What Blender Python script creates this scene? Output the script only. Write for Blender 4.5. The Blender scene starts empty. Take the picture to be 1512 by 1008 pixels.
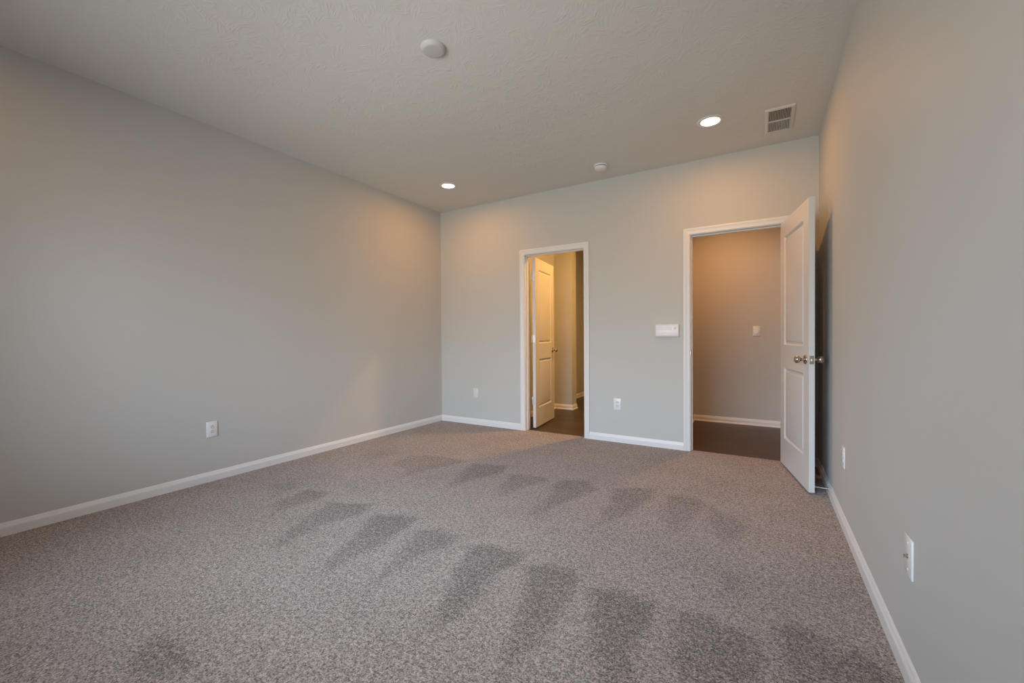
import bpy, bmesh, math, random
from mathutils import Vector, Matrix, noise
SC = bpy.context.scene
COL = SC.collection
R = math.radians

# ------------------------------------------------------------------ camera, light, exposure
W, H, L = 4.053, 2.743, 4.80          # room: x 0..W, y -L..0 (door wall at y=0), z 0..H
WT = 0.115                            # wall thickness
CAM = (3.65452, -4.27726, 1.09557)
YAW, PITCH, ROLL, FPX = 0.53981, -0.0104, -0.00666, 617.696
cd = bpy.data.cameras.new('camera'); cam = bpy.data.objects.new('camera', cd); COL.objects.link(cam)
cd.sensor_fit = 'HORIZONTAL'; cd.sensor_width = 36.0; cd.lens = 36.0 * FPX / 1512.0
cd.clip_start = 0.02; cd.clip_end = 60
fw = Vector((-math.sin(YAW) * math.cos(PITCH), math.cos(YAW) * math.cos(PITCH), math.sin(PITCH)))
rt = Vector((math.cos(YAW), math.sin(YAW), 0)); up = rt.cross(fw)
r2 = rt * math.cos(ROLL) + up * math.sin(ROLL); u2 = up * math.cos(ROLL) - rt * math.sin(ROLL)
cam.matrix_world = Matrix(((r2.x, u2.x, -fw.x, CAM[0]), (r2.y, u2.y, -fw.y, CAM[1]), (r2.z, u2.z, -fw.z, CAM[2]), (0, 0, 0, 1)))
SC.camera = cam

SC.view_settings.view_transform = 'Standard'
SC.view_settings.look = 'None'
SC.view_settings.exposure = 0.0
SC.view_settings.gamma = 1.0
SC.view_settings.use_curve_mapping = False

WIN = (0.75, 3.40, 0.62, 2.12)        # unseen window behind the camera, made wider to light the side walls: x0, x1, z0, z1
SKY = 19.0                            # overcast sky seen through the window; the ground outside is darker
GROUND = 7.5
CAN_FAR, CAN_NEAR, CAN_HALL, CAN_BATH = 6.8, 2.0, 13.0, 41.0
CAN_COL = (1.0, 0.42, 0.07)
BATH_COL = (1.0, 0.50, 0.13)
HALL_COL = (1.0, 0.44, 0.145)
LENS = 7.0
SKY_COL, GROUND_COL = (0.66, 0.82, 1.0), (0.96, 0.97, 0.92)
wd = bpy.data.worlds.new('sky'); SC.world = wd; wd.use_nodes = True
wn = wd.node_tree; wbg = wn.nodes['Background']
wtc = wn.nodes.new('ShaderNodeTexCoord'); wsp = wn.nodes.new('ShaderNodeSeparateXYZ'); wmr = wn.nodes.new('ShaderNodeMapRange')
wn.links.new(wtc.outputs['Generated'], wsp.inputs[0]); wn.links.new(wsp.outputs[2], wmr.inputs[0])
wmr.inputs[1].default_value = -0.05; wmr.inputs[2].default_value = 0.25
wcr = wn.nodes.new('ShaderNodeValToRGB'); wn.links.new(wmr.outputs[0], wcr.inputs[0])
wcr.color_ramp.elements[0].color = (*GROUND_COL, 1); wcr.color_ramp.elements[1].color = (*SKY_COL, 1)
wst = wn.nodes.new('ShaderNodeMapRange'); wn.links.new(wmr.outputs[0], wst.inputs[0])
wst.inputs[3].default_value = GROUND; wst.inputs[4].default_value = SKY
wn.links.new(wcr.outputs[0], wbg.inputs[0]); wn.links.new(wst.outputs[0], wbg.inputs[1])
ld = bpy.data.lights.new('window_portal', 'AREA'); lo = bpy.data.objects.new('window_portal', ld); COL.objects.link(lo)
ld.shape = 'RECTANGLE'; ld.size = WIN[1] - WIN[0]; ld.size_y = WIN[3] - WIN[2]; ld.cycles.is_portal = True
lo.location = ((WIN[0] + WIN[1]) / 2, -L - WT - 0.005, (WIN[2] + WIN[3]) / 2); lo.rotation_euler = (R(90), 0, 0)

# ------------------------------------------------------------------ helpers
def tag(o, label=None, cat=None, group=None, kind=None):
    if label: o['label'] = label
    if cat: o['category'] = cat
    if group: o['group'] = group
    if kind: o['kind'] = kind
    return o

def obj(name, bm, mat, parent=None, smooth=None, loc=None):
    bmesh.ops.recalc_face_normals(bm, faces=bm.faces[:])
    me = bpy.data.meshes.new(name); bm.to_mesh(me); bm.free()
    if smooth is not None:
        me.polygons.foreach_set('use_smooth', [True] * len(me.polygons))
        me.set_sharp_from_angle(angle=R(smooth))
    me.materials.append(mat)
    o = bpy.data.objects.new(name, me); COL.objects.link(o)
    if loc: o.location = loc
    if parent: o.parent = parent
    return o

def empty(name, loc, rz=0.0):
    o = bpy.data.objects.new(name, None); COL.objects.link(o)
    o.empty_display_size = 0.05; o.location = loc; o.rotation_euler = (0, 0, rz)
    return o

def box(bm, x0, x1, y0, y1, z0, z1, bev=0.0, seg=2, mx=None):
    t = bmesh.new()
    vs = [t.verts.new((x, y, z)) for x in (x0, x1) for y in (y0, y1) for z in (z0, z1)]
    for f in ((0, 1, 3, 2), (4, 6, 7, 5), (0, 4, 5, 1), (2, 3, 7, 6), (0, 2, 6, 4), (1, 5, 7, 3)):
        t.faces.new([vs[i] for i in f])
    bmesh.ops.recalc_face_normals(t, faces=t.faces[:])
    if bev > 0:
        bmesh.ops.bevel(t, geom=t.edges[:], offset=bev, segments=seg, profile=0.5, affect='EDGES')
    merge(bm, t, mx)
    return bm

def merge(bm, t, mx=None):
    if mx is not None: bmesh.ops.transform(t, matrix=mx, verts=t.verts[:])
    me = bpy.data.meshes.new('tmp'); t.to_mesh(me); t.free()
    bm.from_mesh(me); bpy.data.meshes.remove(me)

def lathe(bm, prof, n=48, mx=None):
    """prof: list of (r, h) around the z axis"""
    t = bmesh.new(); rings = []
    for r, h in prof:
        if r < 1e-6: rings.append([t.verts.new((0, 0, h))])
        else: rings.append([t.verts.new((r * math.cos(2 * math.pi * i / n), r * math.sin(2 * math.pi * i / n), h)) for i in range(n)])
    for a, b in zip(rings, rings[1:]):
        for i in range(n):
            j = (i + 1) % n
            if len(a) == 1 and len(b) == 1: continue
            if len(a) == 1: t.faces.new((a[0], b[i], b[j]))
            elif len(b) == 1: t.faces.new((a[i], a[j], b[0]))
            else: t.faces.new((a[i], a[j], b[j], b[i]))
    merge(bm, t, mx)
    return bm

def tube(bm, pts, rad, n=8):
    rings = []
    for k, p in enumerate(pts):
        d = (Vector(pts[min(k + 1, len(pts) - 1)]) - Vector(pts[max(k - 1, 0)])).normalized()
        a = d.orthogonal().normalized() if k == 0 else (rings_a - d * rings_a.dot(d)).normalized()
        rings_a = a; b = d.cross(a)
        rings.append([bm.verts.new(Vector(p) + rad * (a * math.cos(2 * math.pi * i / n) + b * math.sin(2 * math.pi * i / n))) for i in range(n)])
    for u, v in zip(rings, rings[1:]):
        for i in range(n): bm.faces.new((u[i], u[(i + 1) % n], v[(i + 1) % n], v[i]))
    bm.faces.new(rings[0][::-1]); bm.faces.new(rings[-1])
    return bm

def sweep(bm, frames, prof, closed_ends=True):
    """frames: list of (origin, axis_u, axis_t); prof: list of (u, t) closed outline"""
    rings = [[bm.verts.new(Vector(o) + Vector(a) * u + Vector(b) * t) for u, t in prof] for o, a, b in frames]
    n = len(prof)
    for p, q in zip(rings, rings[1:]):
        for i in range(n): bm.faces.new((p[i], p[(i + 1) % n], q[(i + 1) % n], q[i]))
    if closed_ends: bm.faces.new(rings[0][::-1]); bm.faces.new(rings[-1])
    return bm

# ------------------------------------------------------------------ materials
def newmat(name, col=(0.8, 0.8, 0.8), rough=0.5, metal=0.0, spec=0.5):
    m = bpy.data.materials.new(name); m.use_nodes = True
    b = m.node_tree.nodes['Principled BSDF']
    b.inputs['Base Color'].default_value = (*col, 1); b.inputs['Roughness'].default_value = rough
    b.inputs['Metallic'].default_value = metal; b.inputs['Specular IOR Level'].default_value = spec
    return m, m.node_tree, b

def nd(nt, t, **kw):
    n = nt.nodes.new(t)
    for k, v in kw.items():
        if k.startswith('i_'):
            key = k[2:]; n.inputs[int(key) if key.isdigit() else key.replace('_', ' ')].default_value = v
        else: setattr(n, k, v)
    return n

def lk(nt, a, b): nt.links.new(a, b)

def m_paint(name, col, rough=0.6, scale=260.0, strength=0.06, spec=0.3):
    m, nt, b = newmat(name, col, rough, 0, spec)
    tc = nd(nt, 'ShaderNodeTexCoord')
    n = nd(nt, 'ShaderNodeTexNoise', i_Scale=scale, i_Detail=2.0)
    bp = nd(nt, 'ShaderNodeBump', i_Strength=strength, i_Distance=0.002)
    lk(nt, tc.outputs['Object'], n.inputs['Vector']); lk(nt, n.outputs['Fac'], bp.inputs['Height']); lk(nt, bp.outputs['Normal'], b.inputs['Normal'])
    return m

def m_ceiling():
    """brushed crow's-foot plaster: fans of short curved ridges, one fan per voronoi cell"""
    m, nt, b = newmat('ceiling_texture', (0.70, 0.70, 0.675), 0.75, 0, 0.2)
    tc = nd(nt, 'ShaderNodeTexCoord')
    heights = []
    for k, (sc, off) in enumerate(((9.0, 0.0), (11.0, 3.7))):
        mp = nd(nt, 'ShaderNodeMapping'); mp.inputs['Location'].default_value = (off, off * 1.7, 0)
        mp.inputs['Scale'].default_value = (1, 1, 0)
        lk(nt, tc.outputs['Object'], mp.inputs['Vector'])
        vo = nd(nt, 'ShaderNodeTexVoronoi', voronoi_dimensions='2D', i_Scale=sc)
        lk(nt, mp.outputs['Vector'], vo.inputs['Vector'])
        sub = nd(nt, 'ShaderNodeVectorMath', operation='SUBTRACT')
        lk(nt, mp.outputs['Vector'], sub.inputs[0]); lk(nt, vo.outputs['Position'], sub.inputs[1])
        sx = nd(nt, 'ShaderNodeSeparateColor'); lk(nt, vo.outputs['Color'], sx.inputs[0])
        ang = nd(nt, 'ShaderNodeMath', operation='MULTIPLY', i_1=6.283); lk(nt, sx.outputs[0], ang.inputs[0])
        rot = nd(nt, 'ShaderNodeVectorRotate', rotation_type='Z_AXIS')
        lk(nt, sub.outputs[0], rot.inputs['Vector']); lk(nt, ang.outputs[0], rot.inputs['Angle'])
        sp = nd(nt, 'ShaderNodeSeparateXYZ'); lk(nt, rot.outputs[0], sp.inputs[0])
        y2 = nd(nt, 'ShaderNodeMath', operation='MULTIPLY'); lk(nt, sp.outputs[1], y2.inputs[0]); lk(nt, sp.outputs[1], y2.inputs[1])
        cv = nd(nt, 'ShaderNodeMath', operation='MULTIPLY_ADD', i_1=4.0); lk(nt, y2.outputs[0], cv.inputs[0]); lk(nt, sp.outputs[0], cv.inputs[2])
        cx = nd(nt, 'ShaderNodeCombineXYZ'); 
        sx2 = nd(nt, 'ShaderNodeMath', operation='MULTIPLY', i_1=95.0); lk(nt, cv.outputs[0], sx2.inputs[0]); lk(nt, sx2.outputs[0], cx.inputs[0])
        sy2 = nd(nt, 'ShaderNodeMath', operation='MULTIPLY', i_1=13.0); lk(nt, sp.outputs[1], sy2.inputs[0]); lk(nt, sy2.outputs[0], cx.inputs[1])
        sz2 = nd(nt, 'ShaderNodeMath', operation='MULTIPLY', i_1=40.0); lk(nt, sx.outputs[1], sz2.inputs[0]); lk(nt, sz2.outputs[0], cx.inputs[2])
        sn = nd(nt, 'ShaderNodeTexNoise', i_Scale=1.0, i_Detail=1.5, i_Distortion=0.3); lk(nt, cx.outputs[0], sn.inputs['Vector'])
        si = nd(nt, 'ShaderNodeMapRange', i_1=0.42, i_2=0.68, i_3=0.0, i_4=1.0); lk(nt, sn.outputs['Fac'], si.inputs[0])
        fo = nd(nt, 'ShaderNodeMapRange', i_1=0.15, i_2=0.6, i_3=1.0, i_4=0.0); lk(nt, vo.outputs['Distance'], fo.inputs[0])
        mu = nd(nt, 'ShaderNodeMath', operation='MULTIPLY'); lk(nt, si.outputs[0], mu.inputs[0]); lk(nt, fo.outputs[0], mu.inputs[1])
        heights.append(mu)
    ad = nd(nt, 'ShaderNodeMath', operation='ADD'); lk(nt, heights[0].outputs[0], ad.inputs[0]); lk(nt, heights[1].outputs[0], ad.inputs[1])
    msk = nd(nt, 'ShaderNodeTexNoise', i_Scale=14.0, i_Detail=1.0); lk(nt, tc.outputs['Object'], msk.inputs['Vector'])
    mr = nd(nt, 'ShaderNodeMapRange', i_1=0.30, i_2=0.55, i_3=0.25, i_4=1.0); lk(nt, msk.outputs['Fac'], mr.inputs[0])
    mu2 = nd(nt, 'ShaderNodeMath', operation='MULTIPLY'); lk(nt, ad.outputs[0], mu2.inputs[0]); lk(nt, mr.outputs[0], mu2.inputs[1])
    bp = nd(nt, 'ShaderNodeBump', i_Strength=0.55, i_Distance=0.002)
    lk(nt, mu2.outputs[0], bp.inputs['Height']); lk(nt, bp.outputs['Normal'], b.inputs['Normal'])
    return m

def m_carpet():
    m, nt, b = newmat('carpet_pile', (0.3, 0.26, 0.24), 0.95, 0, 0.1)
    tc = nd(nt, 'ShaderNodeTexCoord')
    at = nd(nt, 'ShaderNodeAttribute', attribute_name='nap')
    fine = nd(nt, 'ShaderNodeTexNoise', i_Scale=165.0, i_Detail=2.0, i_Roughness=0.6)
    mid = nd(nt, 'ShaderNodeTexNoise', i_Scale=62.0, i_Detail=2.0, i_Roughness=0.5)
    soft = nd(nt, 'ShaderNodeTexNoise', i_Scale=2.6, i_Detail=4.0)
    tuft = nd(nt, 'ShaderNodeTexVoronoi', i_Scale=120.0)
    for n in (fine, mid, soft, tuft): lk(nt, tc.outputs['Object'], n.inputs['Vector'])
    a1 = nd(nt, 'ShaderNodeMath', operation='MULTIPLY_ADD', i_1=0.40, i_2=-0.20); lk(nt, mid.outputs['Fac'], a1.inputs[0])
    a2 = nd(nt, 'ShaderNodeMath', operation='ADD'); lk(nt, fine.outputs['Fac'], a2.inputs[0]); lk(nt, a1.outputs[0], a2.inputs[1])
    # each cut tuft is one yarn colour
    tv = nd(nt, 'ShaderNodeSeparateColor'); lk(nt, tuft.outputs['Color'], tv.inputs[0])
    a3 = nd(nt, 'ShaderNodeMath', operation='MULTIPLY_ADD', i_1=0.16, i_2=-0.08); lk(nt, tv.outputs[0], a3.inputs[0])
    a4 = nd(nt, 'ShaderNodeMath', operation='ADD'); lk(nt, a2.outputs[0], a4.inputs[0]); lk(nt, a3.outputs[0], a4.inputs[1])
    # vacuum tracks: nap laid the other way shows more of the darker yarn sides
    sh = nd(nt, 'ShaderNodeMath', operation='MULTIPLY_ADD', i_1=-0.108); lk(nt, at.outputs['Fac'], sh.inputs[0]); lk(nt, a4.outputs[0], sh.inputs[2])
    bl = nd(nt, 'ShaderNodeMath', operation='MULTIPLY_ADD', i_1=0.09, i_2=-0.045); lk(nt, soft.outputs['Fac'], bl.inputs[0])
    s2 = nd(nt, 'ShaderNodeMath', operation='ADD'); lk(nt, sh.outputs[0], s2.inputs[0]); lk(nt, bl.outputs[0], s2.inputs[1])
    cr = nd(nt, 'ShaderNodeValToRGB')
    e = cr.color_ramp.elements
    e[0].position = 0.26; e[0].color = (0.080, 0.066, 0.060, 1)
    e[1].position = 0.72; e[1].color = (0.55, 0.475, 0.435, 1)
    k = e.new(0.42); k.color = (0.216, 0.178, 0.160, 1)
    k = e.new(0.54); k.color = (0.346, 0.292, 0.264, 1)
    lk(nt, s2.outputs[0], cr.inputs[0]); lk(nt, cr.outputs[0], b.inputs['Base Color'])
    hs = nd(nt, 'ShaderNodeMath', operation='MULTIPLY_ADD', i_1=-0.5); lk(nt, tuft.outputs['Distance'], hs.inputs[0]); lk(nt, a2.outputs[0], hs.inputs[2])
    bp = nd(nt, 'ShaderNodeBump', i_Strength=0.35, i_Distance=0.003)
    lk(nt, hs.outputs[0], bp.inputs['Height']); lk(nt, bp.outputs['Normal'], b.inputs['Normal'])
    b.inputs['Sheen Weight'].default_value = 0.12; b.inputs['Sheen Roughness'].default_value = 0.6
    return m

def m_wood():
    m, nt, b = newmat('dark_plank', (0.06, 0.035, 0.02), 0.38, 0, 0.4)
    tc = nd(nt, 'ShaderNodeTexCoord')
    br = nd(nt, 'ShaderNodeTexBrick', offset=0.37, i_Scale=1.0, i_Mortar_Size=0.0012, i_Brick_Width=1.2, i_Row_Height=0.15, i_Bias=0.0)
    br.inputs['Color1'].default_value = (0.075, 0.047, 0.028, 1); br.inputs['Color2'].default_value = (0.050, 0.032, 0.020, 1); br.inputs['Mortar'].default_value = (0.02, 0.013, 0.009, 1)
    lk(nt, tc.outputs['Object'], br.inputs['Vector'])
    mp = nd(nt, 'ShaderNodeMapping'); mp.inputs['Scale'].default_value = (2.5, 45, 1); lk(nt, tc.outputs['Object'], mp.inputs['Vector'])
    n = nd(nt, 'ShaderNodeTexNoise', i_Scale=1.5, i_Detail=6.0, i_Distortion=0.6); lk(nt, mp.outputs[0], n.inputs['Vector'])
    mr = nd(nt, 'ShaderNodeMapRange', i_1=0.3, i_2=0.7, i_3=0.45, i_4=1.6); lk(nt, n.outputs['Fac'], mr.inputs[0])
    mx = nd(nt, 'ShaderNodeVectorMath', operation='SCALE'); lk(nt, br.outputs['Color'], mx.inputs[0]); lk(nt, mr.outputs[0], mx.inputs['Scale'])
    lk(nt, mx.outputs[0], b.inputs['Base Color'])
    bp = nd(nt, 'ShaderNodeBump', i_Strength=0.12, i_Distance=0.001); lk(nt, n.outputs['Fac'], bp.inputs['Height']); lk(nt, bp.outputs['Normal'], b.inputs['Normal'])
    return m

def m_metal(name, col, rough):
    m, nt, b = newmat(name, col, rough, 1.0)
    tc = nd(nt, 'ShaderNodeTexCoord'); n = nd(nt, 'ShaderNodeTexNoise', i_Scale=220.0)
    lk(nt, tc.outputs['Object'], n.inputs['Vector'])
    mr = nd(nt, 'ShaderNodeMapRange', i_3=rough * 0.85, i_4=rough * 1.15); lk(nt, n.outputs['Fac'], mr.inputs[0]); lk(nt, mr.outputs[0], b.inputs['Roughness'])
    return m

def m_emit(name, col, s):
    m, nt, b = newmat(name, (0.9, 0.9, 0.88), 0.4)
    b.inputs['Emission Color'].default_value = (*col, 1); b.inputs['Emission Strength'].default_value = s
    return m

M_WALL = m_paint('greige_wall_paint', (0.58, 0.58, 0.56))
M_TRIM = m_paint('white_trim_paint', (0.80, 0.80, 0.80), 0.35, 90.0, 0.03, 0.5)
M_DOOR = m_paint('white_door_paint', (0.70, 0.70, 0.70), 0.38, 140.0, 0.04, 0.45)
M_CEIL = m_ceiling()
M_CARPET = m_carpet()
M_WOOD = m_wood()
M_NICKEL = m_metal('satin_nickel', (0.50, 0.44, 0.36), 0.24)
M_STEEL = m_metal('bright_steel', (0.66, 0.66, 0.65), 0.42)
M_PLATE = m_paint('white_plastic', (0.82, 0.82, 0.83), 0.3, 60.0, 0.01, 0.5)
M_PLATE2 = m_paint('warm_white_plastic', (0.74, 0.74, 0.73), 0.38, 60.0, 0.01, 0.5)
M_COVER = m_paint('ceiling_white_plastic', (0.56, 0.555, 0.54), 0.5, 60.0, 0.01, 0.3)
M_SLOT = m_paint('dark_slot', (0.03, 0.03, 0.03), 0.6, 60.0, 0.0, 0.3)
M_SCREEN = m_paint('grey_lcd', (0.52, 0.52, 0.60), 0.2, 60.0, 0.0, 0.5)
M_VENTBACK = m_paint('recess_dark', (0.05, 0.045, 0.04), 0.8, 60.0, 0.0, 0.2)
M_VENT = m_paint('white_vent_enamel', (0.72, 0.71, 0.69), 0.4, 60.0, 0.01, 0.4)
M_RUBBER = m_paint('white_rubber', (0.8, 0.8, 0.78), 0.6, 60.0, 0.0, 0.3)
M_LENS = m_emit('lamp_lens', (1.0, 0.86, 0.62), LENS)
def m_glass():
    m = bpy.data.materials.new('window_glass'); m.use_nodes = True; nt = m.node_tree; nt.nodes.clear()
    o = nd(nt, 'ShaderNodeOutputMaterial'); t = nd(nt, 'ShaderNodeBsdfTransparent'); g = nd(nt, 'ShaderNodeBsdfGlossy', i_Roughness=0.0)
    f = nd(nt, 'ShaderNodeFresnel', i_IOR=1.45); x = nd(nt, 'ShaderNodeMixShader')
    lk(nt, f.outputs[0], x.inputs[0]); lk(nt, t.outputs[0], x.inputs[1]); lk(nt, g.outputs[0], x.inputs[2]); lk(nt, x.outputs[0], o.inputs[0])
    return m
M_GLASS = m_glass()

# ------------------------------------------------------------------ room shell
BX0, BX1 = 1.273, 1.997       # left (bath) doorway between jamb faces
EX0, EX1 = 3.068, 3.846       # entry doorway between jamb faces
HD = 2.049                    # head jamb underside
JT = 0.018                    # jamb thickness

def structure(name, bm, mat, label=None, cat=None, **kw):
    return tag(obj(name, bm, mat, **kw), label, cat, None, 'structure')

def wall_seg(x0, x1, y0, y1, z0=0.0, z1=H, bm=None):
    return box(bm or bmesh.new(), x0, x1, y0, y1, z0, z1)

b = bmesh.new()
for x0, x1, z0 in ((0, BX0 - JT, 0), (BX1 + JT, EX0 - JT, 0), (EX1 + JT, W, 0), (BX0 - JT, BX1 + JT, HD + JT), (EX0 - JT, EX1 + JT, HD + JT)):
    wall_seg(x0, x1, 0, WT, z0, H, b)
structure('wall_back', b, M_WALL, 'greige bedroom wall with the two white-cased doorways', 'wall')
structure('wall_left', wall_seg(-WT, 0, -L - WT, WT), M_WALL, 'long plain greige wall on the left', 'wall')
structure('wall_right', wall_seg(W, W + WT, -L - WT, WT), M_WALL, 'greige wall on the right behind the open entry door', 'wall')
b = bmesh.new()
for x0, x1, z0, z1 in ((0, WIN[0], 0, H), (WIN[1], W, 0, H), (WIN[0], WIN[1], 0, WIN[2]), (WIN[0], WIN[1], WIN[3], H)):
    wall_seg(x0, x1, -L - WT, -L, z0, z1, b)
structure('wall_front', b, M_WALL, 'greige window wall behind the viewer', 'wall')
structure('ceiling', box(bmesh.new(), -WT, W + WT, -L - WT, 0.0, H, H + 0.1), M_CEIL, 'pale ceiling with brushed plaster texture', 'ceiling')

# window behind the camera
win = empty('window_1', ((WIN[0] + WIN[1]) / 2, -L - WT / 2, WIN[2])); tag(win, 'unseen white three-part window behind the viewer, widened for wall light', 'window', None, 'structure')
ww, wh = WIN[1] - WIN[0], WIN[3] - WIN[2]
b = bmesh.new()
for x0, x1, z0, z1 in ((-ww / 2, -ww / 2 + .05, 0, wh), (ww / 2 - .05, ww / 2, 0, wh), (-ww / 2 + .05, ww / 2 - .05, 0, .05), (-ww / 2 + .05, ww / 2 - .05, wh - .05, wh), (-ww / 6 - .04, -ww / 6 + .04, .05, wh - .05), (ww / 6 - .04, ww / 6 + .04, .05, wh - .05)):
    box(b, x0, x1, -.05, .0, z0, z1, .004)
obj('window_frame', b, M_TRIM, win)
for xa, xb in ((-ww / 2 + .051, -ww / 6 - .041), (-ww / 6 + .041, ww / 6 - .041), (ww / 6 + .041, ww / 2 - .051)):
    obj('window_pane', box(bmesh.new(), xa, xb, -.034, -.028, .051, wh - .051), M_GLASS, win)

# ------------------------------------------------------------------ carpet with vacuum tracks
def poly(pts): return [tuple(p) for p in pts]
# outlines of the tracks on the floor (metres), traced over the carpet: leading edge first
TRACKS = [
    (1.0, [(1.585, -2.510), (1.861, -2.390), (1.902, -2.551), (1.914, -2.737), (1.912, -2.932), (1.892, -3.089), (1.809, -2.992), (1.724, -2.786)]),
    (0.9, [(1.171, -2.508), (1.443, -2.398), (1.513, -2.551), (1.439, -2.748), (1.461, -2.939), (1.477, -3.078), (1.400, -3.035), (1.266, -2.773)]),
    (0.8, [(0.821, -2.454), (1.016, -2.396), (1.063, -2.522), (1.038, -2.742), (1.031, -2.830), (0.860, -2.734)]),
    (0.5, [(0.465, -2.514), (0.647, -2.380), (0.761, -2.543), (0.776, -2.687)]),
    (0.8, [(1.983, -2.538), (2.047, -2.449), (2.227, -2.478), (2.241, -2.577), (2.173, -2.754), (2.163, -2.931), (2.189, -3.023), (2.234, -3.149), (2.156, -3.022), (2.073, -2.786)]),
    (1.0, [(2.323, -2.529), (2.431, -2.452), (2.610, -2.433), (2.639, -2.509), (2.595, -2.679), (2.633, -2.898), (2.631, -3.049), (2.578, -3.125), (2.523, -2.980), (2.432, -2.774)]),
    (1.0, [(2.685, -2.532), (2.750, -2.469), (2.909, -2.461), (2.944, -2.519), (2.963, -2.723), (2.964, -2.927), (2.944, -3.045), (2.958, -3.162), (2.911, -3.159), (2.875, -2.994), (2.788, -2.771)]),
    (0.7, [(0.825, -1.419), (1.087, -1.315), (1.411, -1.304), (1.302, -1.5954), (1.241, -1.815), (1.234, -2.013), (1.100, -1.754), (0.894, -1.720)]),
    (0.9, [(1.472, -1.351), (1.799, -1.243), (1.847, -1.434), (1.746, -1.657), (1.670, -1.938), (1.5954, -1.697)]),
    (0.8, [(1.930, -1.421), (2.166, -1.352), (2.258, -1.395), (2.145, -1.747), (2.088, -1.907), (1.992, -1.697)]),
    (0.4, [(0.429, -1.643), (0.497, -1.412), (0.676, -1.457), (0.663, -1.730)]),
    (0.8, [(2.306, -1.368), (2.522, -1.275), (2.636, -1.384), (2.569, -1.630), (2.487, -1.906), (2.416, -2.029), (2.395, -1.680)]),
    (0.8, [(2.711, -1.341), (2.995, -1.177), (3.001, -1.429), (2.940, -1.727), (2.814, -2.089), (2.798, -1.848), (2.806, -1.589)]),
    (0.7, [(3.084, -1.259), (3.302, -1.232), (3.342, -1.325), (3.305, -1.594), (3.216, -1.856), (3.151, -1.720)]),
    (0.6, [(3.337, -1.282), (3.472, -1.419), (3.579, -1.579), (3.562, -1.750), (3.463, -1.807), (3.366, -1.558)]),
    (1.0, [(3.009, -2.544), (3.114, -2.503), (3.279, -2.520), (3.290, -2.615), (3.264, -2.832), (3.304, -2.950), (3.316, -3.025), (3.235, -3.073), (3.164, -2.916), (3.099, -2.759)]),
    (0.9, [(3.344, -2.517), (3.447, -2.491), (3.557, -2.506), (3.644, -2.543), (3.651, -2.808), (3.469, -2.915), (3.390, -2.783)]),
    (0.5, [(3.486, -2.113), (3.546, -2.124), (3.589, -2.265), (3.484, -2.326)]),
    (0.9, [(3.706, -2.421), (3.778, -2.364), (3.862, -2.397), (3.870, -2.490), (3.964, -2.411), (4.020, -2.529), (4.008, -2.611), (3.707, -2.788)]),
    (0.5, [(3.471, -2.127), (3.544, -2.127), (3.600, -2.247), (3.570, -2.333)]),
    (0.7, [(1.760, -3.717), (1.721, -3.633), (1.851, -3.617), (1.993, -3.623), (2.051, -3.670), (1.921, -3.765)]),
]
def inside(x, y, P):
    c = False; j = len(P) - 1
    for i in range(len(P)):
        xi, yi = P[i]; xj, yj = P[j]
        if (yi > y) != (yj > y) and x < (xj - xi) * (y - yi) / (yj - yi) + xi: c = not c
        j = i
    return c
def sdist(x, y, P):
    d = 1e9
    for i in range(len(P)):
        ax, ay = P[i]; bx, by = P[(i + 1) % len(P)]
        vx, vy = bx - ax, by - ay; t = max(0, min(1, ((x - ax) * vx + (y - ay) * vy) / (vx * vx + vy * vy + 1e-12)))
        d = min(d, math.hypot(x - ax - t * vx, y - ay - t * vy))
    return d if inside(x, y, P) else -d
BB = [(min(p[0] for p in P) - .1, max(p[0] for p in P) + .1, min(p[1] for p in P) - .1, max(p[1] for p in P) + .1) for _, P in TRACKS]
def nap(x, y):
    wx = x + .025 * noise.noise((x * 9, y * 9, 0)) ; wy = y + .025 * noise.noise((x * 9, y * 9, 7))
    v = 0.0
    for (s, P), bb in zip(TRACKS, BB):
        if bb[0] < x < bb[1] and bb[2] < y < bb[3]:
            k = max(0, min(1, (sdist(wx, wy, P) + .022) / .05))
            tail = (max(q[1] for q in P) - y) / (max(q[1] for q in P) - min(q[1] for q in P) + 1e-6)     # laid flat at the head, fading along the pull
            v = max(v, s * k * (1.08 - .45 * max(0, tail)))
    return v
CY1 = 0.045
nx, ny = 204, 246
verts = []; vals = []
for j in range(ny + 1):
    y = -L + (L + CY1) * j / ny
    for i in range(nx + 1):
        x = W * i / nx
        verts.append((x, y, 0.0)); vals.append(nap(x, y))
faces = [(j * (nx + 1) + i, j * (nx + 1) + i + 1, (j + 1) * (nx + 1) + i + 1, (j + 1) * (nx + 1) + i) for j in range(ny) for i in range(nx)]
ring = [i for i in range(nx + 1)] + [j * (nx + 1) + nx for j in range(1, ny + 1)] + [ny * (nx + 1) + i for i in range(nx - 1, -1, -1)] + [j * (nx + 1) for j in range(ny - 1, 0, -1)]
base = len(verts)
for k in ring: verts.append((verts[k][0], verts[k][1], -0.03)); vals.append(vals[k])
for k in range(len(ring)):
    k2 = (k + 1) % len(ring); faces.append((ring[k2], ring[k], base + k, base + k2))
me = bpy.data.meshes.new('floor'); me.from_pydata(verts, [], faces); me.update()
me.attributes.new('nap', 'FLOAT', 'POINT').data.foreach_set('value', vals)
me.materials.append(M_CARPET)
fl = bpy.data.objects.new('floor', me); COL.objects.link(fl)
tag(fl, 'speckled taupe carpet with vacuum tracks', 'carpet', None, 'structure')

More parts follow.
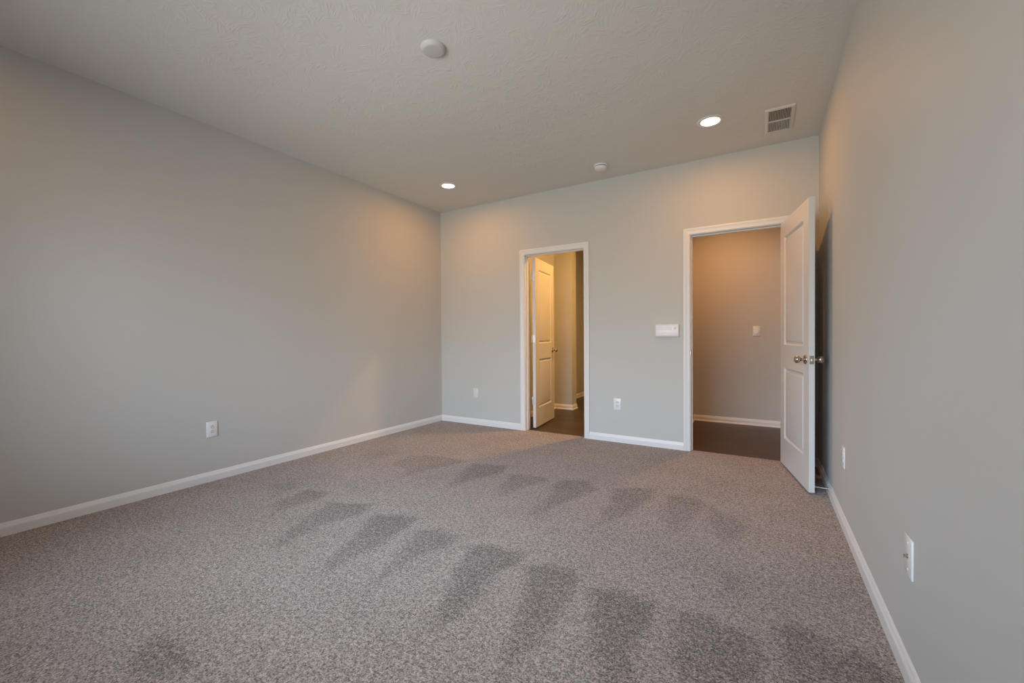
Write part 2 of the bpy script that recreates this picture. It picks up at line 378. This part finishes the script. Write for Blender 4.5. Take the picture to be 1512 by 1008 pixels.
# ------------------------------------------------------------------ baseboards
BH = 0.0745
BPROF = [(0, 0), (.014, 0), (.014, .046), (.0125, .052), (.0095, .058), (.0065, .068), (.003, .0745), (0, .0745)]
def baseboard(name, p0, p1, nrm, label, shoe=False, m0=0, m1=0):
    """p0,p1 on the wall foot; nrm points into the room; m0/m1: mitre (+1 outer corner grows with depth, -1 shrinks)"""
    p0, p1, n = Vector((*p0, 0)), Vector((*p1, 0)), Vector((*nrm, 0))
    d = (p1 - p0).normalized(); bm = bmesh.new()
    def ring(p, m, s, pr): return [bm.verts.new(p + n * t + Vector((0, 0, z)) + d * (t * m * s)) for t, z in pr]
    profs = [BPROF]
    if shoe: profs.append([(.014, 0), (.027, 0), (.0265, .006), (.0235, .012), (.019, .016), (.014, .018)])
    for pr in profs:
        a, c = ring(p0, m0, -1, pr), ring(p1, m1, 1, pr); k = len(pr)
        for i in range(k): bm.faces.new((a[i], a[(i + 1) % k], c[(i + 1) % k], c[i]))
        bm.faces.new(a[::-1]); bm.faces.new(c)
    return structure(name, bm, M_TRIM, label, 'baseboard')
CW = 0.058                    # casing width
RV = 0.005                    # reveal
baseboard('baseboard_left', (0, -L), (0, 0), (1, 0), 'white baseboard along the long left wall', m1=-1, m0=-1)
baseboard('baseboard_right', (W, 0), (W, -L), (-1, 0), 'white baseboard along the right wall', m1=-1, m0=-1)
baseboard('baseboard_back_left', (0, 0), (BX0 - RV - CW, 0), (0, -1), 'short white baseboard between the left corner and the narrow doorway', m0=-1)
baseboard('baseboard_back_middle', (BX1 + RV + CW, 0), (EX0 - RV - CW, 0), (0, -1), 'white baseboard between the two doorways')
baseboard('baseboard_back_right', (EX1 + RV + CW, 0), (W, 0), (0, -1), 'short white baseboard in the corner behind the open door', m1=-1)
baseboard('baseboard_front', (W, -L), (0, -L), (0, 1), 'white baseboard under the window behind the viewer', m0=-1, m1=-1)

# ------------------------------------------------------------------ door casings and jambs
CPROF = [(0, 0), (0, .008), (.003, .0105), (.010, .0115), (.013, .0095), (.022, .0105), (.034, .0135), (.040, .0165), (.050, .0175), (.055, .0165), (CW, .013), (CW, 0)]
def casing(name, x0, x1, label, stop_y):
    a, c, h = x0 - RV, x1 + RV, HD + RV
    bm = bmesh.new(); T = (0, -1, 0)
    sweep(bm, [((a, 0, 0), (-1, 0, 0), T), ((a, 0, h), (-1, 0, 1), T), ((c, 0, h), (1, 0, 1), T), ((c, 0, 0), (1, 0, 0), T)], CPROF)
    o = structure(name, bm, M_TRIM, label, 'door casing')
    bm = bmesh.new()
    box(bm, x0 - JT, x0, 0, WT, 0, HD, .001, 1); box(bm, x1, x1 + JT, 0, WT, 0, HD, .001, 1); box(bm, x0 - JT, x1 + JT, 0, WT, HD, HD + JT, .001, 1)
    box(bm, x0, x0 + .011, stop_y, stop_y + .034, 0, HD, .002, 1); box(bm, x1 - .011, x1, stop_y, stop_y + .034, 0, HD, .002, 1)
    box(bm, x0 + .011, x1 - .011, stop_y, stop_y + .034, HD - .011, HD, .002, 1)
    obj('door_jamb', bm, M_TRIM, o)
    bm = bmesh.new()
    sweep(bm, [((a, WT, 0), (-1, 0, 0), (0, 1, 0)), ((a, WT, h), (-1, 0, 1), (0, 1, 0)), ((c, WT, h), (1, 0, 1), (0, 1, 0)), ((c, WT, 0), (1, 0, 0), (0, 1, 0))], CPROF)
    obj('far_side_casing', bm, M_TRIM, o)
    return o
tr1 = casing('trim_1', BX0, BX1, 'white casing around the narrow left doorway', .036)
tr2 = casing('trim_2', EX0, EX1, 'white casing around the wider right doorway', .040)
bm = bmesh.new(); box(bm, EX0 - .0005, EX0 + .0015, .002, .034, .90, .96, .0005, 1); box(bm, EX0 - .004, EX0 + .0015, -.004, .002, .915, .945, .001, 1)
tag(obj('strike_plate', bm, M_NICKEL, tr2), 'satin nickel strike plate')
bm = bmesh.new(); box(bm, BX1 - .0015, BX1 + .0005, .08, .113, .89, .95, .0005, 1)
tag(obj('strike_plate', bm, M_NICKEL, tr1), 'satin nickel strike plate')

# ------------------------------------------------------------------ doors
DT = 0.035; DZ0, DZ1 = 0.014, 2.040
def panel_face(bm, Lw, t, sgn, panels):
    """one moulded face at depth t; sgn = outward direction along local y"""
    xs = sorted({0, Lw, *[v for p in panels for v in p[:2]]}); zs = sorted({DZ0, DZ1, *[v for p in panels for v in p[2:]]})
    V = {}
    def v(x, y, z):
        k = (round(x, 5), round(y, 5), round(z, 5))
        if k not in V: V[k] = bm.verts.new(k)
        return V[k]
    for i in range(len(xs) - 1):
        for j in range(len(zs) - 1):
            q = (xs[i], xs[i + 1], zs[j], zs[j + 1])
            if any(abs(q[0] - p[0]) < 1e-6 and abs(q[1] - p[1]) < 1e-6 and abs(q[2] - p[2]) < 1e-6 and abs(q[3] - p[3]) < 1e-6 for p in panels): continue
            bm.faces.new((v(q[0], t, q[2]), v(q[1], t, q[2]), v(q[1], t, q[3]), v(q[0], t, q[3])))
    for p in panels:
        rings = []
        for ins, dep in ((0, 0), (.003, -.0012), (.007, .0005), (.012, .006), (.017, .0125), (.022, .0135), (.026, .0125), (.033, .0065), (.040, .0025), (.046, .0015)):
            y = t - sgn * dep
            rings.append([v(p[0] + ins, y, p[2] + ins), v(p[1] - ins, y, p[2] + ins), v(p[1] - ins, y, p[3] - ins), v(p[0] + ins, y, p[3] - ins)])
        for a, c in zip(rings, rings[1:]):
            for i in range(4): bm.faces.new((a[i], a[(i + 1) % 4], c[(i + 1) % 4], c[i]))
        bm.faces.new(rings[-1])

def make_door(name, corner, ang, Lw, label, knob_z, hinge_side):
    """local x runs from hinge edge to latch edge, local y from 0 (visible face) to DT (other face), turned by ang"""
    bm = bmesh.new()
    pan = [(.115, Lw - .115, 1.012, 1.915), (.115, Lw - .115, .236, .832)]
    panel_face(bm, Lw, 0.0, -1, pan); panel_face(bm, Lw, DT, 1, pan)
    for q in (((0, 0, DZ0), (0, DT, DZ0), (0, DT, DZ1), (0, 0, DZ1)), ((Lw, 0, DZ0), (Lw, DT, DZ0), (Lw, DT, DZ1), (Lw, 0, DZ1)),
              ((0, 0, DZ1), (Lw, 0, DZ1), (Lw, DT, DZ1), (0, DT, DZ1)), ((0, 0, DZ0), (Lw, 0, DZ0), (Lw, DT, DZ0), (0, DT, DZ0))):
        bm.faces.new([bm.verts.new(p) for p in q])
    bmesh.ops.remove_doubles(bm, verts=bm.verts[:], dist=1e-5)
    o = structure(name, bm, M_DOOR, label, 'door', smooth=25)
    o.location = (*corner, 0); o.rotation_euler = (0, 0, ang)
    kx = Lw - .066
    for s, y in ((-1, 0.0), (1, DT)):
        mx = Matrix.Translation((kx, y, knob_z)) @ Matrix.Rotation(R(90 if s < 0 else -90), 4, 'X')
        ros = lathe(bmesh.new(), [(0, 0), (.033, 0), (.033, .003), (.031, .0065), (.026, .009), (.015, .0105), (0, .0105)], 40, mx)
        k = tag(obj('rosette', ros, M_NICKEL, o, 40), 'satin nickel rosette')
        kb = lathe(bmesh.new(), [(0, .010), (.0115, .010), (.0105, .018), (.0105, .026), (.014, .031), (.021, .036), (.0255, .043), (.027, .050), (.0262, .057), (.0225, .0635), (.016, .068), (.008, .0702), (0, .0706)], 40, mx)
        tag(obj('door_knob', kb, M_NICKEL, o, 40), 'satin nickel round door knob')
    lp = bmesh.new(); box(lp, Lw - .0005, Lw + .0015, .005, DT - .005, knob_z - .0285, knob_z + .0285, .0007, 1)
    lp = tag(obj('latch_plate', lp, M_NICKEL, o), 'satin nickel latch plate')
    lb = bmesh.new(); box(lb, Lw + .001, Lw + .009, .0115, DT - .0115, knob_z - .010, knob_z + .010, .002, 2)
    obj('latch_bolt', lb, M_STEEL, lp)
    hy = 0.0 if hinge_side < 0 else DT
    for hz in (0.335, 1.073, 1.816):
        hb = bmesh.new()
        box(hb, -.0015, .0005, .004, DT - .004, hz - .045, hz + .045, .0006, 1)
        lathe(hb, [(0, -.047), (.005, -.047), (.0062, -.044), (.0062, .044), (.005, .047), (0, .047)], 20, Matrix.Translation((-.004, hy + hinge_side * .006, hz)))
        obj('hinge', hb, M_NICKEL if name == 'door_2' else M_STEEL, o, 40)
    return o

# left door, open into the lit room beyond: hinge edge faces us
angA = R(97.0)
dA = Vector((math.cos(angA), math.sin(angA)))
# visible face (facing +x): local y must run towards -x  -> local y = rot(dA, +90)
make_door('door_1', (1.338, .133), angA, .695, 'white two-panel door standing open inside the narrow left doorway, lit yellow', .92, 1)
# entry door, swung open against the right wall
angB = math.atan2(-.771 + .022, 3.926 - 3.786)
make_door('door_2', (3.786, -.022), angB, .762, 'white two-panel entry door swung open towards the right wall', .925, 1)

# spring door stop on the right baseboard
ds = empty('door_stop', (W - .0135, -.725, .045))
tag(ds, 'small spring door stop with white tip on the right baseboard behind the open door', 'door stop')
bm = bmesh.new(); lathe(bm, [(0, 0), (.011, 0), (.011, .003), (.008, .006), (.006, .010), (0, .010)], 24, Matrix.Rotation(R(-90), 4, 'Y')); obj('base', bm, M_STEEL, ds, 40)
pts = []
for i in range(14 * 22 + 1):
    a = 2 * math.pi * i / 14; s = i / (14 * 22)
    rr = .0055 - .001 * s
    pts.append((-.008 - .066 * s, rr * math.cos(a), rr * math.sin(a)))
bm = bmesh.new(); tube(bm, pts, .0011, 6); obj('spring', bm, M_STEEL, ds, 60)
bm = bmesh.new(); lathe(bm, [(0, .072), (.0065, .072), (.0085, .074), (.0085, .084), (.007, .087), (0, .0875)], 24, Matrix.Rotation(R(-90), 4, 'Y')); tag(obj('tip', bm, M_RUBBER, ds, 40), 'white rubber tip')

# ------------------------------------------------------------------ rooms seen through the doorways
HYF = 1.645                     # hall far wall
b = bmesh.new(); box(b, .66, 6.0, CY1, 4.2, -.06, -.006)
structure('floor_hall', b, M_WOOD, 'dark wood plank floor beyond the doorways', 'floor')
structure('wall_hall_far', wall_seg(2.87, 6.0, HYF, HYF + WT, -.006), M_WALL, 'greige hall wall facing the entry doorway', 'wall')
structure('wall_hall_left', wall_seg(2.755, 2.87, WT, 4.2, -.006), M_WALL, 'greige partition wall at the left end of the hall', 'wall')
structure('wall_hall_right', wall_seg(5.885, 6.0, WT, HYF, -.006), M_WALL, 'far right end wall of the hall', 'wall')
structure('wall_hall_near', wall_seg(W + WT, 6.0, 0, WT, -.006), M_WALL, 'near side wall of the hall past the bedroom', 'wall')
structure('wall_bath_left', wall_seg(.66, .90, WT, 1.595, -.006), M_WALL, 'wall behind the open yellow-lit door', 'wall')
structure('wall_bath_stub', wall_seg(.66, 1.185, 1.595, 1.77, -.006), M_WALL, 'greige wall end with a square corner seen through the left doorway', 'wall')
structure('wall_bath_alcove', wall_seg(.66, .78, 1.77, 4.2, -.006), M_WALL, 'dim alcove wall beyond the wall corner', 'wall')
structure('wall_bath_far', wall_seg(.78, 2.755, 4.085, 4.2, -.006), M_WALL, 'far wall of the dim alcove', 'wall')
structure('ceiling_hall', box(bmesh.new(), .66, 6.0, 0.0, 4.2, H, H + .1), M_CEIL, 'ceiling over the hall and the lit room', 'ceiling')
def lower(o): o.location.z = -.006; return o
lower(baseboard('baseboard_hall_far', (2.87, HYF), (5.885, HYF), (0, -1), 'white baseboard with shoe moulding on the hall wall', True, m0=-1))
lower(baseboard('baseboard_hall_left', (2.87, WT), (2.87, HYF), (1, 0), 'short white baseboard at the left end of the hall', True, m1=-1))
lower(baseboard('baseboard_bath_stub', (.90, 1.595), (1.185, 1.595), (0, -1), 'white baseboard on the wall end seen through the left doorway', True, m0=-1, m1=1))
lower(baseboard('baseboard_bath_corner', (1.185, 1.595), (1.185, 1.77), (1, 0), 'white baseboard turning round the wall corner', True, m0=1))
lower(baseboard('baseboard_bath_alcove', (.78, 1.77), (.78, 4.085), (1, 0), 'dim white baseboard in the alcove', True))
lower(baseboard('baseboard_bath_left', (.90, WT), (.90, 1.595), (1, 0), 'white baseboard behind the open yellow-lit door', True, m1=-1))

# ------------------------------------------------------------------ ceiling fittings
def recessed_light(x, y, label, group, power, col=CAN_COL, z=H, spread=math.pi):
    t = empty('recessed_light', (x, y, z)); tag(t, label, 'ceiling light', group)
    bm = lathe(bmesh.new(), [(.067, 0), (.067, -.004), (.070, -.0065), (.080, -.0075), (.090, -.006), (.095, -.002), (.0955, 0)], 64)
    obj('trim_ring', bm, M_PLATE2, t, 50)
    bm = lathe(bmesh.new(), [(0, -.0035), (.04, -.0035), (.067, -.0025), (.067, 0)], 48)
    tag(obj('lens', bm, M_LENS, t, 50), 'glowing warm white lens')
    l = bpy.data.lights.new('lamp', 'AREA'); l.shape = 'DISK'; l.size = .12; l.energy = power; l.color = col; l.spread = spread
    o = bpy.data.objects.new('lamp', l); COL.objects.link(o); o.parent = t; o.location = (0, 0, -.010)
    return t
recessed_light(.728, -.718, 'lit recessed ceiling light near the far left corner', 'bedroom recessed lights', CAN_FAR)
recessed_light(3.310, -.718, 'lit recessed ceiling light beside the ceiling vent', 'bedroom recessed lights', CAN_FAR)
recessed_light(.728, -4.08, 'lit recessed ceiling light near the window wall, left side, behind the viewer', 'bedroom recessed lights', CAN_NEAR)
recessed_light(3.310, -4.08, 'lit recessed ceiling light almost overhead, near the window wall, right side', 'bedroom recessed lights', CAN_NEAR)
recessed_light(3.30, .80, 'recessed ceiling light in the hall past the entry doorway', 'lights beyond the doorways', CAN_HALL, HALL_COL, spread=R(150))
recessed_light(2.30, .85, 'recessed ceiling light in the room past the narrow doorway', 'lights beyond the doorways', CAN_BATH, BATH_COL)

# round blank cover plate in the middle of the ceiling
cp = lathe(bmesh.new(), [(0, -.022), (.050, -.022), (.058, -.0205), (.066, -.014), (.0715, -.005), (.072, 0)], 64)
c = obj('ceiling_cover_plate', cp, M_COVER, None, 60); c.location = (2.048, -2.445, H)
tag(c, 'round blank white cover plate in the middle of the ceiling', 'ceiling cover')

# smoke detector
sd = empty('smoke_detector', (2.318, -.362, H)); tag(sd, 'round white smoke detector on the ceiling above the left doorway', 'smoke detector')
obj('base', lathe(bmesh.new(), [(0, 0), (.068, 0), (.069, -.004), (.068, -.012), (.065, -.014), (0, -.014)], 56), M_PLATE, sd, 40)
obj('vent_band', lathe(bmesh.new(), [(.056, -.0135), (.056, -.0205), (0, -.0205)], 56), M_VENTBACK, sd, 40)
hb = lathe(bmesh.new(), [(0, -.0200), (.061, -.0200), (.062, -.024), (.060, -.032), (.053, -.040), (.040, -.0445), (.018, -.046), (0, -.046)], 56)
hd = obj('cover', hb, M_PLATE, sd, 40)
obj('test_button', lathe(bmesh.new(), [(0, -.0455), (.011, -.0455), (.011, -.047), (.009, -.048), (0, -.048)], 28), M_PLATE2, hd, 40)

# ceiling vent: two banks of slats running along y
vt = empty('ceiling_vent', (3.764, -.470, H)); tag(vt, 'white rectangular ceiling vent with two banks of slats', 'vent')
vw, vl = .096, .207
bm = bmesh.new()
T = (0, 0, -1)
fr = [(0, 0), (0, .010), (.004, .011), (.018, .008), (.024, .004), (.024, 0)]
iw, il = vw - .024, vl - .024
sweep(bm, [((-iw, -il, 0), (-1, -1, 0), T), ((iw, -il, 0), (1, -1, 0), T), ((iw, il, 0), (1, 1, 0), T), ((-iw, il, 0), (-1, 1, 0), T), ((-iw, -il, 0), (-1, -1, 0), T)], fr, False)
bmesh.ops.remove_doubles(bm, verts=bm.verts[:], dist=1e-6)
obj('frame', bm, M_VENT, vt)
obj('duct_shade', box(bmesh.new(), -iw, iw, -il, il, -.0012, -.0002), M_VENTBACK, vt)  # near-black sheet on the uncut ceiling, painting in the shade of a duct
obj('divider', box(bmesh.new(), -iw, iw, -.006, .006, -.0108, -.0012, .0008, 1), M_VENT, vt)
for y0, y1, tilt in ((-il, -.006, 38), (.006, il, -38)):
    n = 14
    for i in range(n):
        x = -iw + 2 * iw * (i + .5) / n
        bm = bmesh.new(); mx = Matrix.Translation((x, 0, -.0062)) @ Matrix.Rotation(R(tilt), 4, 'Y')
        box(bm, -.0006, .0006, y0, y1, -.0048, .0048, 0, 1, mx)
        obj('slat', bm, M_VENT, vt)

# ------------------------------------------------------------------ wall plates
def plate_root(name, loc, rz, label, cat, group=None):
    t = empty(name, loc, rz); tag(t, label, cat, group); return t
def wall_plate(parent, w=.075, h=.119, mat=None):
    """local: +x across, -y out of the wall"""
    bm = bmesh.new(); box(bm, -w / 2, w / 2, -.0062, 0, -h / 2, h / 2, .0022, 2)
    return obj('face_plate', bm, mat or M_PLATE, parent, 50)
def outlet(loc, rz, label):
    t = plate_root('outlet', loc, rz, label, 'outlet', 'wall outlets'); wall_plate(t)
    for s in (-1, 1):
        bm = bmesh.new()
        prof = []
        for i in range(40):
            a = 2 * math.pi * i / 40
            prof.append((.0172 * math.cos(a), max(-.0135, min(.0135, .0172 * math.sin(a)))))
        a = [bm.verts.new((x, -.0060, s * .0195 + z)) for x, z in prof]; c = [bm.verts.new((x * .97, -.0082, s * .0195 + z * .97)) for x, z in prof]
        for i in range(40): bm.faces.new((a[i], a[(i + 1) % 40], c[(i + 1) % 40], c[i]))
        bm.faces.new(c); bm.faces.new(a[::-1])
        r = obj('receptacle', bm, M_PLATE2, t, 40)
        bm = bmesh.new()
        box(bm, -.0075, -.0055, -.0086, -.0080, s * .0195 - .008, s * .0195 + .001); box(bm, .0055, .0075, -.0086, -.0080, s * .0195 - .007, s * .0195 + .001)
        lathe(bm, [(0, 0), (.0026, 0), (.0026, .0006), (0, .0006)], 16, Matrix.Translation((0, -.0080, s * .0195 + .0075)) @ Matrix.Rotation(R(90), 4, 'X'))
        tag(obj('slots', bm, M_SLOT, r), 'dark plug slots')
    bm = lathe(bmesh.new(), [(0, .0060), (.0033, .0060), (.0030, .0074), (0, .0078)], 16, Matrix.Rotation(R(90), 4, 'X')); obj('screw', bm, M_PLATE2, t, 40)
    return t
LEFT, BACK, RIGHT = R(90), 0.0, R(-90)
outlet((0, -2.703, .400), LEFT, 'white duplex outlet low on the long left wall')
outlet((2.362, 0, .394), BACK, 'white duplex outlet low on the back wall between the two doorways')
outlet((W, -1.262, .398), RIGHT, 'white duplex outlet on the right wall just past the open door')
# blank-faced plate in the left corner
t = plate_root('wall_plate', (.559, 0, .396), BACK, 'small plain white wall plate left of the narrow doorway', 'wall plate'); wall_plate(t, .078, .118, M_PLATE2)
bm = bmesh.new(); box(bm, -.0165, .0165, -.0075, -.0058, -.0335, .0335, .0008, 1); obj('insert', bm, M_PLATE2, t)
# cable jack plate near the camera
t = plate_root('cable_jack_plate', (W, -2.512, .397), RIGHT, 'white cable jack plate on the right wall, nearest to the viewer', 'wall plate'); wall_plate(t, .080, .124)
bm = bmesh.new(); lathe(bm, [(0, .0060), (.0075, .0060), (.0075, .0080), (.0048, .0082), (.0048, .0150), (.0035, .0152), (0, .0140)], 24, Matrix.Rotation(R(90), 4, 'X')); tag(obj('cable_jack', bm, M_NICKEL, t, 40), 'brass-toned cable jack')
for s in (-1, 1):
    bm = lathe(bmesh.new(), [(0, .0060), (.0036, .0060), (.0032, .0076), (0, .0080)], 16, Matrix.Translation((0, 0, s * .0415)) @ Matrix.Rotation(R(90), 4, 'X')); obj('screw', bm, M_PLATE, t, 40)
# rocker switch in the hall
t = plate_root('light_switch', (3.590, HYF, 1.150), BACK, 'white rocker light switch on the hall wall beyond the entry doorway', 'light switch'); wall_plate(t, .076, .122)
bm = bmesh.new(); box(bm, -.0168, .0168, -.0072, -.0056, -.0335, .0335, .0006, 1); fr_ = obj('rocker_frame', bm, M_PLATE, t)
bm = bmesh.new()
q = [(-.0150, -.0068, -.031), (.0150, -.0068, -.031), (.0150, -.0068, .031), (-.0150, -.0068, .031), (-.0150, -.0125, -.031), (.0150, -.0125, -.031), (.0150, -.0075, .031), (-.0150, -.0075, .031)]
v = [bm.verts.new(p) for p in q]
for f in ((0, 1, 2, 3), (4, 5, 6, 7), (0, 1, 5, 4), (1, 2, 6, 5), (2, 3, 7, 6), (3, 0, 4, 7)): bm.faces.new([v[i] for i in f])
obj('rocker', bm, M_PLATE, t)
# alarm / intercom keypad beside the entry doorway
t = plate_root('wall_keypad', (2.8585, 0, 1.150), BACK, 'wide white wall keypad left of the entry doorway', 'keypad')
bm = bmesh.new(); box(bm, -.1075, .1075, -.026, 0, -.060, .060, .005, 3); body = obj('body', bm, M_PLATE, t, 40)
bm = bmesh.new(); box(bm, -.096, .044, -.0275, -.0255, .006, .036, .0008, 1); sc = tag(obj('display', bm, M_SCREEN, t), 'pale grey display window')
bm = bmesh.new()
for i in range(5): box(bm, -.088, .036, -.0279, -.0274, .0095 + .0052 * i, .0107 + .0052 * i)
obj('display_lines', bm, M_PLATE2, sc)
bm = lathe(bmesh.new(), [(0, .0255), (.013, .0255), (.013, .0285), (.011, .0298), (0, .0302)], 32, Matrix.Translation((.074, 0, .022)) @ Matrix.Rotation(R(90), 4, 'X')); obj('button', bm, M_PLATE2, t, 40)
bm = bmesh.new(); box(bm, -.098, .088, -.029, -.0255, -.050, -.028, .0012, 2); obj('flip_cover', bm, M_PLATE, t, 40)
bm = bmesh.new(); box(bm, -.098, .088, -.0262, -.0257, -.0272, -.0245); tag(obj('cover_seam', bm, M_SCREEN, t), 'thin grey seam above the flip cover')
